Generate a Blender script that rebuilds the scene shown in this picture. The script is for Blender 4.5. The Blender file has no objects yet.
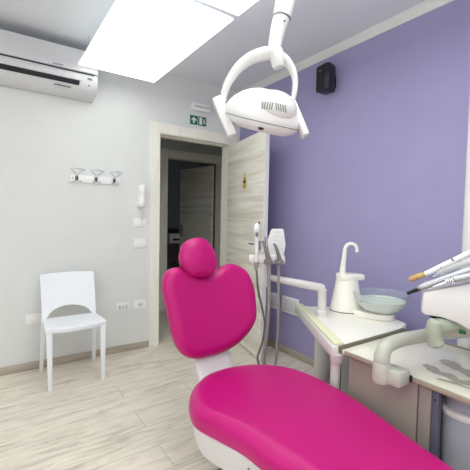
import bpy, bmesh, math, random
from mathutils import Vector, Matrix
from mathutils.geometry import tessellate_polygon
random.seed(7)
PI = math.pi
C = bpy.context.scene.collection
SC = bpy.context.scene

# ------------------------------------------------------------------ camera
EYE = Vector((0, 0, 1.26))
YAW, PITCH, ROLL = math.radians(34.47), math.radians(2.784), math.radians(1.118)
fw = Vector((math.sin(YAW)*math.cos(PITCH), math.cos(YAW)*math.cos(PITCH), -math.sin(PITCH)))
rt = Vector((math.cos(YAW), -math.sin(YAW), 0)); up = rt.cross(fw)
r2 = math.cos(ROLL)*rt + math.sin(ROLL)*up; u2 = -math.sin(ROLL)*rt + math.cos(ROLL)*up
cd = bpy.data.cameras.new('camera'); cam = bpy.data.objects.new('camera', cd); C.objects.link(cam)
M = Matrix((r2, u2, -fw)).transposed().to_4x4(); M.translation = EYE
cam.matrix_world = M
cd.sensor_width = 36; cd.lens = 36*357.4/470; cd.clip_start = 0.03
SC.camera = cam

# ------------------------------------------------------------------ world, exposure
w = bpy.data.worlds.new('sky'); SC.world = w; w.use_nodes = True
bg = w.node_tree.nodes['Background']
bg.inputs[0].default_value = (0.93, 0.95, 1.0, 1); bg.inputs[1].default_value = 1.5
SC.view_settings.view_transform = 'Standard'; SC.view_settings.look = 'None'
SC.view_settings.exposure = -0.45; SC.view_settings.gamma = 1
PANEL_EMIT = 3.4
def window_fill(name, loc, rot, sx, sy, power):      # daylight lamps added just inside the two unseen windows to brighten the room
    l = bpy.data.lights.new(name, 'AREA'); l.shape = 'RECTANGLE'; l.size = sx; l.size_y = sy; l.energy = power; l.color = (1.0, .985, .97)
    o = bpy.data.objects.new(name, l); C.objects.link(o); o.location = loc; o.rotation_euler = rot
window_fill('added_window_fill', (-1.875, -.7, 1.45), (0, math.radians(-90), 0), 1.3, 2.3, 26)
window_fill('added_window_fill', (.3, -2.175, 1.62), (math.radians(90), 0, 0), 2.9, 1.5, 4)

D, X, H = 3.262, 2.279, 2.626       # far wall, right wall, ceiling height

# ------------------------------------------------------------------ materials
def srgb(r, g, b):
    f = lambda c: (c/255/12.92) if c/255 <= .04045 else ((c/255+.055)/1.055)**2.4
    return (f(r), f(g), f(b), 1)
def mat(name, col, rough=.5, metal=0, spec=.5, noise=None, bump=None, coat=0, trans=0, ior=1.45, emit=None, sheen=0):
    """noise=(scale, amount, stretch xyz) small colour mottling; bump=(scale, strength)"""
    m = bpy.data.materials.new(name); m.use_nodes = True
    nt = m.node_tree; b = nt.nodes['Principled BSDF']
    b.inputs['Base Color'].default_value = col; b.inputs['Roughness'].default_value = rough
    b.inputs['Metallic'].default_value = metal; b.inputs['Specular IOR Level'].default_value = spec
    b.inputs['IOR'].default_value = ior; b.inputs['Coat Weight'].default_value = coat
    b.inputs['Transmission Weight'].default_value = trans
    if emit:
        b.inputs['Emission Color'].default_value = emit[0]; b.inputs['Emission Strength'].default_value = emit[1]
    tc = nt.nodes.new('ShaderNodeTexCoord')
    if noise:
        mp = nt.nodes.new('ShaderNodeMapping'); mp.inputs['Scale'].default_value = noise[2] if len(noise) > 2 else (1, 1, 1)
        n = nt.nodes.new('ShaderNodeTexNoise'); n.inputs['Scale'].default_value = noise[0]; n.inputs['Detail'].default_value = 4
        nt.links.new(tc.outputs['Object'], mp.inputs[0]); nt.links.new(mp.outputs[0], n.inputs['Vector'])
        r = nt.nodes.new('ShaderNodeValToRGB')
        a = noise[1]
        r.color_ramp.elements[0].color = tuple(c*(1-a) for c in col[:3])+(1,)
        r.color_ramp.elements[1].color = tuple(min(1, c*(1+a)) for c in col[:3])+(1,)
        r.color_ramp.elements[0].position = .3; r.color_ramp.elements[1].position = .7
        nt.links.new(n.outputs['Fac'], r.inputs[0]); nt.links.new(r.outputs[0], b.inputs['Base Color'])
    if bump:
        n = nt.nodes.new('ShaderNodeTexNoise'); n.inputs['Scale'].default_value = bump[0]; n.inputs['Detail'].default_value = 3
        nt.links.new(tc.outputs['Object'], n.inputs['Vector'])
        bp = nt.nodes.new('ShaderNodeBump'); bp.inputs['Strength'].default_value = bump[1]; bp.inputs['Distance'].default_value = .002
        nt.links.new(n.outputs['Fac'], bp.inputs['Height']); nt.links.new(bp.outputs[0], b.inputs['Normal'])
    return m

def wood(name, c1, c2, stretch, scale=3, rough=.45, wave=None):
    """pale laminate with stretched grain streaks"""
    m = bpy.data.materials.new(name); m.use_nodes = True; nt = m.node_tree; b = nt.nodes['Principled BSDF']
    b.inputs['Roughness'].default_value = rough
    tc = nt.nodes.new('ShaderNodeTexCoord'); mp = nt.nodes.new('ShaderNodeMapping')
    mp.inputs['Scale'].default_value = stretch
    nt.links.new(tc.outputs['Object'], mp.inputs[0])
    n = nt.nodes.new('ShaderNodeTexNoise'); n.inputs['Scale'].default_value = scale; n.inputs['Detail'].default_value = 6
    n.inputs['Distortion'].default_value = .6
    nt.links.new(mp.outputs[0], n.inputs['Vector'])
    r = nt.nodes.new('ShaderNodeValToRGB'); r.color_ramp.elements[0].position = .32; r.color_ramp.elements[1].position = .62
    r.color_ramp.elements[0].color = c2; r.color_ramp.elements[1].color = c1
    nt.links.new(n.outputs['Fac'], r.inputs[0]); nt.links.new(r.outputs[0], b.inputs['Base Color'])
    return m

def floor_mat():
    m = bpy.data.materials.new('wood_look_tile'); m.use_nodes = True; nt = m.node_tree; b = nt.nodes['Principled BSDF']
    N = nt.nodes.new; L = nt.links.new
    b.inputs['Roughness'].default_value = .38; b.inputs['Specular IOR Level'].default_value = .4
    tc = N('ShaderNodeTexCoord')
    br = N('ShaderNodeTexBrick'); br.inputs['Scale'].default_value = 1; br.offset = .37; br.offset_frequency = 2
    br.inputs['Brick Width'].default_value = 1.2; br.inputs['Row Height'].default_value = .2
    br.inputs['Mortar Size'].default_value = .0022; br.inputs['Mortar Smooth'].default_value = .3; br.inputs['Bias'].default_value = 0
    br.inputs['Color1'].default_value = (.0, .0, .0, 1); br.inputs['Color2'].default_value = (1, 1, 1, 1); br.inputs['Mortar'].default_value = (.5, .5, .5, 1)
    L(tc.outputs['Object'], br.inputs['Vector'])
    # per plank shift of the grain
    sc = N('ShaderNodeVectorMath'); sc.operation = 'SCALE'; sc.inputs['Scale'].default_value = 7.3
    L(br.outputs['Color'], sc.inputs[0])
    ad = N('ShaderNodeVectorMath'); ad.operation = 'ADD'; L(tc.outputs['Object'], ad.inputs[0]); L(sc.outputs[0], ad.inputs[1])
    mp = N('ShaderNodeMapping'); mp.inputs['Scale'].default_value = (1.5, 10, 1); L(ad.outputs[0], mp.inputs[0])
    n1 = N('ShaderNodeTexNoise'); n1.inputs['Scale'].default_value = 2.6; n1.inputs['Detail'].default_value = 8; n1.inputs['Roughness'].default_value = .62; n1.inputs['Distortion'].default_value = .9
    L(mp.outputs[0], n1.inputs['Vector'])
    r = N('ShaderNodeValToRGB'); e = r.color_ramp.elements
    e[0].position = .30; e[0].color = srgb(186, 173, 155); e[1].position = .66; e[1].color = srgb(250, 240, 225)
    k = r.color_ramp.elements.new(.46); k.color = srgb(226, 216, 200)
    L(n1.outputs['Fac'], r.inputs[0])
    # pale cloudy patches
    n2 = N('ShaderNodeTexNoise'); n2.inputs['Scale'].default_value = 1.8; n2.inputs['Detail'].default_value = 3
    mp2 = N('ShaderNodeMapping'); mp2.inputs['Scale'].default_value = (.8, 3, 1); L(ad.outputs[0], mp2.inputs[0]); L(mp2.outputs[0], n2.inputs['Vector'])
    mx = N('ShaderNodeMix'); mx.data_type = 'RGBA'; mx.blend_type = 'MIX'
    mr = N('ShaderNodeMapRange'); mr.inputs[1].default_value = .35; mr.inputs[2].default_value = .7; mr.inputs[3].default_value = 0; mr.inputs[4].default_value = .6
    L(n2.outputs['Fac'], mr.inputs[0]); L(mr.outputs[0], mx.inputs[0]); L(r.outputs[0], mx.inputs[6]); mx.inputs[7].default_value = srgb(240, 229, 215)
    # joints
    mj = N('ShaderNodeMix'); mj.data_type = 'RGBA'; mf = N('ShaderNodeMath'); mf.operation = 'MULTIPLY'; mf.inputs[1].default_value = .55
    L(br.outputs['Fac'], mf.inputs[0]); L(mf.outputs[0], mj.inputs[0]); L(mx.outputs[2], mj.inputs[6]); mj.inputs[7].default_value = srgb(140, 132, 118)
    L(mj.outputs[2], b.inputs['Base Color'])
    return m

m_floor = floor_mat()
m_wall = mat('white_paint', srgb(230, 231, 229), .85, noise=(6, .015), bump=(90, .15))
m_ceil = mat('ceiling_paint', srgb(240, 243, 250), .9, bump=(60, .1))
m_purple = mat('purple_paint', srgb(163, 156, 197), .8, noise=(5, .02), bump=(90, .12))
m_cove = mat('cornice_paint', srgb(232, 232, 230), .6, bump=(60, .05))
m_base = wood('baseboard_laminate', srgb(190, 180, 165), srgb(170, 160, 146), (1, 1, 12), 4)
m_frame = wood('door_frame_laminate', srgb(250, 247, 238), srgb(243, 239, 227), (14, 14, 1), 2.5)
m_leaf = wood('door_leaf_laminate', srgb(250, 246, 236), srgb(222, 216, 202), (.5, .5, 9), 2.6)
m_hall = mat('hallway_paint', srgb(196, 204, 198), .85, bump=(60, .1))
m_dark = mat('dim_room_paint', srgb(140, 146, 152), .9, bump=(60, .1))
m_white = mat('white_plastic', srgb(226, 226, 228), .38, noise=(4, .01))
m_gloss = mat('glossy_white_enamel', srgb(222, 220, 218), .25, coat=.15, noise=(3, .01))
m_plate = mat('bright_white_plastic', srgb(250, 250, 248), .3, noise=(5, .006))
m_hookdk = mat('dark_chrome', srgb(96, 96, 102), .25, metal=.9, noise=(30, .05))
m_satin = mat('ivory_enamel', srgb(248, 244, 234), .35, noise=(3, .012))
m_side = mat('side_chair_polypropylene', srgb(247, 249, 253), .42, noise=(5, .008))
m_mag = mat('magenta_leatherette', srgb(190, 12, 114), .36, spec=.45, noise=(14, .03), bump=(420, .25))
m_shell = mat('chair_shell_plastic', srgb(218, 214, 214), .3, noise=(4, .01))
m_grey = mat('grey_rubber', srgb(120, 116, 114), .6, noise=(8, .05))
m_hose = mat('silicone_hose', srgb(150, 143, 140), .5, noise=(12, .04))
m_hose2 = mat('dark_silicone_hose', srgb(112, 104, 106), .5, noise=(12, .04))
m_metal = mat('brushed_steel', srgb(176, 178, 182), .42, metal=1, noise=(20, .04))
m_chrome = mat('chrome', srgb(215, 215, 220), .12, metal=1, noise=(20, .02))
m_gold = mat('gold_plated_tip', srgb(186, 154, 100), .5, metal=.3, noise=(60, .2))
m_black = mat('black_plastic', srgb(26, 32, 40), .45, noise=(10, .06))
m_blk2 = mat('soft_black', srgb(18, 18, 20), .6, noise=(10, .05))
m_tan = mat('arm_enamel', srgb(192, 195, 182), .32, noise=(4, .015))
m_knob = mat('grey_green_handle', srgb(160, 168, 150), .3, noise=(4, .02))
m_green = mat('exit_green', srgb(12, 112, 78), .4, noise=(30, .04))
m_gbtn = mat('green_button', srgb(0, 84, 36), .35, noise=(30, .04))
m_yel = mat('yellow_label', srgb(214, 190, 60), .5, noise=(60, .08))
m_pale = mat('pale_yellow_inlay', srgb(232, 232, 196), .4, noise=(6, .02))
m_branch = mat('grey_branch_mark', srgb(186, 184, 168), .2, noise=(40, .12))
m_trimdk = mat('olive_metal_edge', srgb(116, 112, 92), .35, metal=.3, noise=(15, .05))
m_trimlt = mat('pale_metal_edge', srgb(176, 172, 150), .35, metal=.2, noise=(15, .04))
m_cab = mat('cabinet_lacquer', srgb(158, 150, 141), .3, noise=(3, .01))
m_cyl = mat('canister_lacquer', srgb(156, 158, 167), .25, noise=(5, .02))
m_lines = mat('printed_grey', srgb(120, 122, 126), .5, noise=(30, .03))
m_icon = mat('printed_blue', srgb(186, 210, 218), .5, noise=(30, .03))
m_slot = mat('dark_slot', srgb(40, 42, 48), .7, noise=(20, .05))
m_led = mat('led_diffuser', srgb(250, 252, 250), .5, emit=((0.94, 1.0, 0.965, 1), PANEL_EMIT), noise=(4, .004))
m_led_b = mat('led_diffuser_bright', srgb(250, 252, 250), .5, emit=((0.94, 1.0, 0.965, 1), PANEL_EMIT*2.1), noise=(4, .004))
m_ledup_b = mat('led_uplight_bright', srgb(250, 252, 250), .5, emit=((0.94, 1.0, 0.965, 1), 3.2), noise=(4, .004))
m_ledup = mat('led_uplight', srgb(250, 252, 250), .5, emit=((0.94, 1.0, 0.965, 1), 0.5), noise=(4, .004))
m_led2 = mat('green_indicator', srgb(80, 230, 170), .4, emit=((.2, 1, .6, 1), 1.5), noise=(20, .02))
m_desk = mat('desk_board', srgb(96, 70, 88), .5, noise=(6, .06))
m_clear = mat('clear_glass', srgb(244, 250, 248), .06, trans=.9, ior=1.2, noise=(8, .01))
m_glass = mat('frosted_glass', srgb(240, 246, 240), .3, trans=.35, ior=1.2, noise=(8, .01))
m_pane = mat('window_glass', (1, 1, 1, 1), .02, trans=1, ior=1.02, noise=(4, .001))
def marble():
    m = bpy.data.materials.new('cream_stone'); m.use_nodes = True; nt = m.node_tree; b = nt.nodes['Principled BSDF']
    tc = nt.nodes.new('ShaderNodeTexCoord'); n = nt.nodes.new('ShaderNodeTexNoise'); n.inputs['Scale'].default_value = 2.5
    n.inputs['Detail'].default_value = 5; n.inputs['Distortion'].default_value = 1.2
    nt.links.new(tc.outputs['Object'], n.inputs['Vector'])
    r = nt.nodes.new('ShaderNodeValToRGB'); r.color_ramp.elements[0].position = .35; r.color_ramp.elements[1].position = .65
    r.color_ramp.elements[0].color = srgb(236, 233, 212); r.color_ramp.elements[1].color = srgb(246, 244, 226)
    nt.links.new(n.outputs['Fac'], r.inputs[0]); nt.links.new(r.outputs[0], b.inputs['Base Color'])
    b.inputs['Roughness'].default_value = .16; b.inputs['Coat Weight'].default_value = .2
    return m
m_stone = marble()

# ------------------------------------------------------------------ mesh builder
def catmull(pts, n=6, closed=False):
    P = [Vector(p) for p in pts]; out = []
    m = len(P); rng = m if closed else m-1
    for i in range(rng):
        if closed: a, b, c, d = P[(i-1) % m], P[i], P[(i+1) % m], P[(i+2) % m]
        else: a, b, c, d = P[max(i-1, 0)], P[i], P[i+1], P[min(i+2, m-1)]
        for k in range(n):
            t = k/n
            out.append(.5*((2*b)+(c-a)*t+(2*a-5*b+4*c-d)*t*t+(3*b-3*c+d-a)*t**3))
    if not closed: out.append(P[-1])
    return out

class MB:
    def __init__(s): s.bm = bmesh.new()
    def _merge(s, b2, mtx=None):
        me = bpy.data.meshes.new('tmp')
        if mtx is not None: bmesh.ops.transform(b2, matrix=mtx, verts=b2.verts)
        b2.to_mesh(me); b2.free(); s.bm.from_mesh(me); bpy.data.meshes.remove(me)
    def box(s, x0, y0, z0, x1, y1, z1, bev=0, seg=2, mtx=None):
        b = bmesh.new(); bmesh.ops.create_cube(b, size=1)
        for v in b.verts:
            v.co = Vector(((x0+x1)/2+v.co.x*(x1-x0), (y0+y1)/2+v.co.y*(y1-y0), (z0+z1)/2+v.co.z*(z1-z0)))
        if bev: bmesh.ops.bevel(b, geom=b.edges[:], offset=bev, segments=seg, profile=.5, affect='EDGES')
        s._merge(b, mtx); return s
    def tube(s, pts, r, seg=12, cap=True, flat=1.0, side=None, smooth=0):
        if smooth: 
            k = len(pts); rr = r if hasattr(r, '__len__') else None
            P = catmull(pts, smooth)
            if rr:
                R = []
                for i in range(k-1):
                    for j in range(smooth): R.append(rr[i]+(rr[i+1]-rr[i])*j/smooth)
                r = R+[rr[-1]]
        else: P = [Vector(p) for p in pts]
        n = len(P); b = bmesh.new(); rings = []
        nrm = None
        for i, p in enumerate(P):
            t = (P[min(i+1, n-1)]-P[max(i-1, 0)]).normalized()
            if side is not None: nrm = Vector(side)-t*t.dot(Vector(side)); nrm.normalize()
            elif nrm is None:
                nrm = t.orthogonal().normalized()
            else:
                nrm = (nrm-t*t.dot(nrm)).normalized()
            bi = t.cross(nrm)
            rad = r[i] if hasattr(r, '__len__') else r
            rings.append([b.verts.new(p+nrm*math.cos(2*PI*k/seg)*rad+bi*math.sin(2*PI*k/seg)*rad*flat) for k in range(seg)])
        for i in range(n-1):
            for k in range(seg):
                b.faces.new((rings[i][k], rings[i][(k+1) % seg], rings[i+1][(k+1) % seg], rings[i+1][k]))
        if cap: b.faces.new(rings[0][::-1]); b.faces.new(rings[-1])
        bmesh.ops.recalc_face_normals(b, faces=b.faces[:]); s._merge(b); return s
    def lathe(s, prof, c=(0, 0, 0), seg=32, mtx=None, closed=False):
        """prof = [(r, z)...] about the z axis"""
        b = bmesh.new(); rings = []
        for (r, z) in prof:
            if r < 1e-6: rings.append([b.verts.new((c[0], c[1], c[2]+z))])
            else: rings.append([b.verts.new((c[0]+r*math.cos(2*PI*k/seg), c[1]+r*math.sin(2*PI*k/seg), c[2]+z)) for k in range(seg)])
        R = rings+[rings[0]] if closed else rings
        for A, B in zip(R[:-1], R[1:]):
            for k in range(seg):
                a = [A[k % len(A)], A[(k+1) % len(A)], B[(k+1) % len(B)], B[k % len(B)]]
                f = []
                for v in a:
                    if v not in f: f.append(v)
                if len(f) > 2: b.faces.new(f)
        if not closed:
            for rg in (rings[0], rings[-1]):
                if len(rg) > 2: b.faces.new(rg)
        bmesh.ops.recalc_face_normals(b, faces=b.faces[:]); s._merge(b, mtx); return s
    def prism(s, pts, z0, z1, mtx=None, bev=0, taper=0):
        """outline (x, y) extruded along z (mtx may turn it)"""
        b = bmesh.new(); cx = sum(p[0] for p in pts)/len(pts); cy = sum(p[1] for p in pts)/len(pts)
        A = [b.verts.new((p[0], p[1], z0)) for p in pts]
        B = [b.verts.new((cx+(p[0]-cx)*(1-taper), cy+(p[1]-cy)*(1-taper), z1)) for p in pts]
        n = len(pts)
        tri = tessellate_polygon([[Vector((p[0], p[1], 0)) for p in pts]])
        for t in tri:
            b.faces.new([A[i] for i in t]); b.faces.new([B[i] for i in t])
        for i in range(n): b.faces.new((A[i], A[(i+1) % n], B[(i+1) % n], B[i]))
        bmesh.ops.recalc_face_normals(b, faces=b.faces[:])
        bmesh.ops.dissolve_limit(b, angle_limit=.01, verts=b.verts[:], edges=b.edges[:])
        if bev:
            ed = [e for e in b.edges if len(e.link_faces) == 2 and e.calc_face_angle() > .6]
            bmesh.ops.bevel(b, geom=ed, offset=bev, segments=2, profile=.5, affect='EDGES')
        s._merge(b, mtx); return s
    def ellip(s, c, rx, ry, rz, mtx=None, u=28, v=16, p=1.0):
        b = bmesh.new(); bmesh.ops.create_uvsphere(b, u_segments=u, v_segments=v, radius=1)
        for q in b.verts:
            x, y, z = q.co
            if p != 1:
                f = lambda a: math.copysign(abs(a)**p, a); x, y, z = f(x), f(y), f(z)
            q.co = Vector((x*rx, y*ry, z*rz))
        if mtx is not None: bmesh.ops.transform(b, matrix=mtx, verts=b.verts)
        for q in b.verts: q.co += Vector(c)
        s._merge(b); return s
    def cushion(s, outline, fn, T, R, puff=.0, n=5, rings=10, back=.35):
        """outline: closed (u, v) points; fn(u, v, w)->xyz; T thickness, R rim rounding radius (in plane)"""
        P = catmull([(p[0], p[1], 0) for p in outline], n, True); m = len(P)
        c = sum(P, Vector())/m; c = Vector(((min(p.x for p in P)+max(p.x for p in P))/2, c.y, 0))
        b = bmesh.new(); L = []
        def ring(off, w):
            out = []
            for p in P:
                d = (p-c); l = d.length; q = c+d*max(0, (l-off)/l)
                out.append(b.verts.new(fn(q.x, q.y, w)))
            return out
        # back side, rim, front
        L.append(ring(R*.9, -T*back)); L.append(ring(R*.35, -T*back)); L.append(ring(R*.06, -T*back*.75)); L.append(ring(0, -T*back*.2))
        K = 8
        for k in range(1, K+1):
            a = k/K*PI/2
            L.append(ring(R*(1-math.cos(a)), T*(1-back)*math.sin(a)*.93))
        prev = R
        for k in range(1, rings):
            t = k/rings
            row = []
            for p in P:
                d = p-c; l = d.length; l0 = l-R; q = c+d*(l0*(1-t)/l)
                row.append(b.verts.new(fn(q.x, q.y, T*(1-back)*(.93+.07*math.sin(t*PI/2))+puff*math.sin(t*PI/2))))
            L.append(row)
        for A, B in zip(L[:-1], L[1:]):
            for k in range(m): b.faces.new((A[k], A[(k+1) % m], B[(k+1) % m], B[k]))
        ct = b.verts.new(fn(c.x, c.y, T*(1-back)+puff))
        for k in range(m): b.faces.new((L[-1][k], L[-1][(k+1) % m], ct))
        cb = b.verts.new(fn(c.x, c.y, -T*back))
        for k in range(m): b.faces.new((L[0][(k+1) % m], L[0][k], cb))
        bmesh.ops.recalc_face_normals(b, faces=b.faces[:]); s._merge(b); return s

def inv_of(o):
    m = Matrix.Identity(4)
    while o is not None:
        m = o.matrix_basis @ m if False else (Matrix.Translation(o.location) @ o.rotation_euler.to_matrix().to_4x4()) @ m
        o = o.parent
    return m.inverted()
def build(name, mb, m, parent=None, label=None, local=False, sharp=38):
    bm = mb.bm
    if parent is not None and not local: bmesh.ops.transform(bm, matrix=inv_of(parent), verts=bm.verts)
    for f in bm.faces: f.smooth = True
    for e in bm.edges:
        if len(e.link_faces) == 2 and e.calc_face_angle(0) > math.radians(sharp): e.smooth = False
    me = bpy.data.meshes.new(name); bm.to_mesh(me); bm.free(); me.materials.append(m)
    o = bpy.data.objects.new(name, me); C.objects.link(o)
    if parent is not None: o.parent = parent
    if label: o['label'] = label
    return o
def thing(name, label, cat, loc=(0, 0, 0), rz=0, group=None):
    o = bpy.data.objects.new(name, None); C.objects.link(o); o.location = loc; o.rotation_euler = (0, 0, rz)
    o.empty_display_size = .05
    o['label'] = label; o['category'] = cat
    if group: o['group'] = group
    return o
def single(name, mb, m, label, cat, group=None, origin=(0, 0, 0)):
    bmesh.ops.translate(mb.bm, vec=-Vector(origin), verts=mb.bm.verts)
    o = build(name, mb, m); o.location = origin; o['label'] = label; o['category'] = cat
    if group: o['group'] = group
    return o
def struct(name, mb, m, parent=None):
    o = build(name, mb, m, parent)
    if parent is None: o['kind'] = 'structure'
    return o
def frame_z(p, zdir, xdir=None):
    """matrix whose z points along zdir, at p"""
    z = Vector(zdir).normalized(); x = Vector(xdir) if xdir is not None else z.orthogonal()
    x = (x-z*x.dot(z)).normalized(); y = z.cross(x)
    m = Matrix((x, y, z)).transposed().to_4x4(); m.translation = Vector(p); return m

# ------------------------------------------------------------------ the room
XL, YB = -1.9, -2.2                  # left wall, wall behind the camera
T2 = .14                             # far wall thickness
DX0, DX1, DH = 1.34, 2.15, 2.056     # doorway
HY = 4.48                            # second wall across the hallway
struct('floor', MB().box(XL-.1, YB-.1, -.1, 4.2, 7.4, 0), m_floor)
struct('ceiling', MB().box(XL-.1, YB-.1, H, 4.2, 7.4, H+.1), m_ceil)
wl = MB(); wl.box(XL-.1, D, 0, DX0, D+T2, H); wl.box(DX1, D, 0, X+.12, D+T2, H); wl.box(DX0, D, DH, DX1, D+T2, H)
struct('wall_back', wl, m_wall)
struct('wall_right', MB().box(X, YB-.1, 0, X+.12, D, H), m_purple)
# left wall with an added unseen window, and the wall behind the camera
WY0, WY1, WZ0, WZ1 = -1.9, .5, .75, 2.15
wl = MB(); wl.box(XL-.1, YB-.1, 0, XL, WY0, H); wl.box(XL-.1, WY1, 0, XL, D, H); wl.box(XL-.1, WY0, 0, XL, WY1, WZ0); wl.box(XL-.1, WY0, WZ1, XL, WY1, H)
struct('wall_left', wl, m_wall)
wl = MB(); VX0, VX1, VZ0, VZ1 = -1.2, 1.8, .85, 2.4
wl.box(XL, YB-.1, 0, VX0, YB, H); wl.box(VX1, YB-.1, 0, X, YB, H); wl.box(VX0, YB-.1, 0, VX1, YB, VZ0); wl.box(VX0, YB-.1, VZ1, VX1, YB, H)
struct('wall_front', wl, m_wall)
wf = MB()
for a, b_, c, d_ in ((VX0, VZ0, VX1, VZ0+.05), (VX0, VZ1-.05, VX1, VZ1), (VX0, VZ0, VX0+.05, VZ1), (VX1-.05, VZ0, VX1, VZ1), (.27, VZ0, .33, VZ1)):
    wf.box(a, YB-.08, b_, c, YB-.02, d_)
w2 = struct('added_window_2', wf, m_white)  # unseen window, put in to bring more light into the room
struct('pane', MB().box(VX0+.05, YB-.055, VZ0+.05, VX1-.05, YB-.045, VZ1-.05), m_pane, w2)
wf = MB()
for a, b_, c, d_ in ((WY0, WZ0, WY1, WZ0+.05), (WY0, WZ1-.05, WY1, WZ1), (WY0, WZ0, WY0+.05, WZ1), (WY1-.05, WZ0, WY1, WZ1), (-.73, WZ0, -.67, WZ1)):
    wf.box(XL-.08, a, b_, XL-.02, c, d_)
w1 = struct('added_window_1', wf, m_white)  # unseen window on the left, added for side light
struct('pane', MB().box(XL-.055, WY0+.05, WZ0+.05, XL-.045, WY1-.05, WZ1-.05), m_pane, w1)
# cornice along the purple wall and the far wall
def cornice(path):
    return path
cv = MB(); prof = [(0, -.06), (.010, -.06), (.014, -.045), (.024, -.016), (.032, -.008), (.032, 0), (0, 0)]
cv.prism([(-p[0], p[1]) for p in prof], 0, D-YB, mtx=Matrix.Translation((X, D, H)) @ Matrix(((1, 0, 0, 0), (0, 0, -1, 0), (0, 1, 0, 0), (0, 0, 0, 1))))
struct('trim_1', cv, m_cove)
# baseboards
struct('baseboard_back', MB().box(XL, D-.014, 0, DX0-.09, D, .062, .003), m_base)
struct('baseboard_right', MB().box(X-.014, YB, 0, X, D, .062, .003), m_base)
struct('baseboard_left', MB().box(XL, YB, 0, XL+.014, D, .062, .003), m_base)

# door frame of the room
d1 = MB()
d1.box(DX0-.09, D-.018, 0, DX0, D, DH+.09); d1.box(DX1, D-.018, 0, DX1+.09, D, DH+.09); d1.box(DX0, D-.018, DH, DX1, D, DH+.09)
d1.box(DX0, D-.010, 0, DX0+.010, D+T2+.004, DH-.010); d1.box(DX1-.010, D-.010, 0, DX1, D+T2+.004, DH-.010); d1.box(DX0, D-.010, DH-.010, DX1, D+T2+.004, DH)
d1.box(DX0+.010, D+.06, 0, DX0+.018, D+T2, DH-.018); d1.box(DX0+.010, D+.06, DH-.018, DX1-.010, D+T2, DH-.010)
door1 = struct('door_1', d1, m_frame)
# open leaf swung into the room
hx, hy = 2.122, D-.01; ang = math.atan2(-.85, -.175)      # leaf direction from the hinge
ml = Matrix.Translation((hx, hy, 0)) @ Matrix.Rotation(ang, 4, 'Z')
leaf = struct('door_leaf', MB().box(.0, -.0, .008, .86, .042, 2.022, .002, 1, mtx=ml), m_leaf, door1)
edge = struct('leaf_edge', MB().box(.8605, .0005, .008, .864, .0415, 2.022, .001, 1, mtx=ml), m_white, leaf)
h = MB()
h.box(.80, -.008, .98, .83, 0, 1.06, .003, mtx=ml)
h.tube([ml @ Vector((.815, -.005, 1.03)), ml @ Vector((.815, -.05, 1.03)), ml @ Vector((.80, -.055, 1.03)), ml @ Vector((.70, -.055, 1.03))], .008, 10)
h.box(.80, .042, .98, .83, .05, 1.06, .003, mtx=ml)
h.tube([ml @ Vector((.815, .045, 1.03)), ml @ Vector((.815, .085, 1.03)), ml @ Vector((.70, .09, 1.03))], .008, 10)
h.box(.864, .012, .96, .866, .03, 1.10, .0005, mtx=ml)
struct('door_handle', h, m_metal, leaf)
# bottle shaped sticker on the leaf
st = MB(); pts = [(-.03, 0), (.03, 0), (.032, .05), (.03, .085), (.012, .105), (.009, .13), (0, .165), (-.009, .13), (-.012, .105), (-.03, .085), (-.032, .05)]
ms = ml @ Matrix.Translation((.45, -.001, 1.545)) @ Matrix.Scale(1.3, 4, (1, 0, 0)) @ Matrix(((1, 0, 0, 0), (0, 0, 1, 0), (0, 1, 0, 0), (0, 0, 0, 1)))
st.prism(pts, 0, -.0012, mtx=ms)
sk = single('door_sticker', st, m_yel, 'small yellow bottle-shaped paper sticker on the open door leaf', 'sticker')
for pp in ([(-.018, .05), (.018, .05), (.018, .075), (-.018, .075)], [(-.02, .012), (.02, .012), (.02, .017), (-.02, .017)], [(-.012, .092), (.012, .092), (.01, .10), (-.01, .10)]):
    build('printed_block', MB().prism(pp, 0, -.002, mtx=ms), m_slot, sk)

# hallway and the dim room across it
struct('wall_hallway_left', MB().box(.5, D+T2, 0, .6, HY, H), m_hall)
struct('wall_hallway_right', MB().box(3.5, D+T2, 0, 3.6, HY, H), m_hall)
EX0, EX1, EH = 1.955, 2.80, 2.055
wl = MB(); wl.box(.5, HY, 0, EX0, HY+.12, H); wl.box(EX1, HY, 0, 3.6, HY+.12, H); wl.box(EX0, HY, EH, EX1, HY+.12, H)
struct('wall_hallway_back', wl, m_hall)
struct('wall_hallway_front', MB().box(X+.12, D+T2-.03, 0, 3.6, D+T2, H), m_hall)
d2 = MB(); d2.box(EX0-.095, HY-.018, 0, EX0, HY, EH+.095); d2.box(EX1, HY-.018, 0, EX1+.095, HY, EH+.095); d2.box(EX0, HY-.018, EH, EX1, HY, EH+.095)
d2.box(EX0, HY-.010, 0, EX0+.010, HY+.124, EH-.010); d2.box(EX1-.010, HY-.010, 0, EX1, HY+.124, EH-.010); d2.box(EX0, HY-.010, EH-.010, EX1, HY+.124, EH)
door2 = struct('door_2', d2, m_frame)
m2 = Matrix.Translation((EX1-.035, HY+.13, 0)) @ Matrix.Rotation(math.radians(100), 4, 'Z')
leaf2 = struct('door_leaf', MB().box(0, 0, .008, .80, .04, EH-.03, .002, 1, mtx=m2), m_leaf, door2)
h = MB(); h.box(.725, .04, .93, .765, .048, 1.13, .003, mtx=m2)
h.tube([m2 @ Vector((.745, .045, 1.04)), m2 @ Vector((.745, .09, 1.04)), m2 @ Vector((.63, .095, 1.04))], .009, 10)
struct('door_handle', h, m_metal, leaf2)
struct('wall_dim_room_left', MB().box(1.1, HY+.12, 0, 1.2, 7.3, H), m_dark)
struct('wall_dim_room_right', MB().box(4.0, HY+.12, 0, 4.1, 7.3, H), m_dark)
struct('wall_dim_room_back', MB().box(1.1, 7.3, 0, 4.1, 7.4, H), m_dark)
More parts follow.
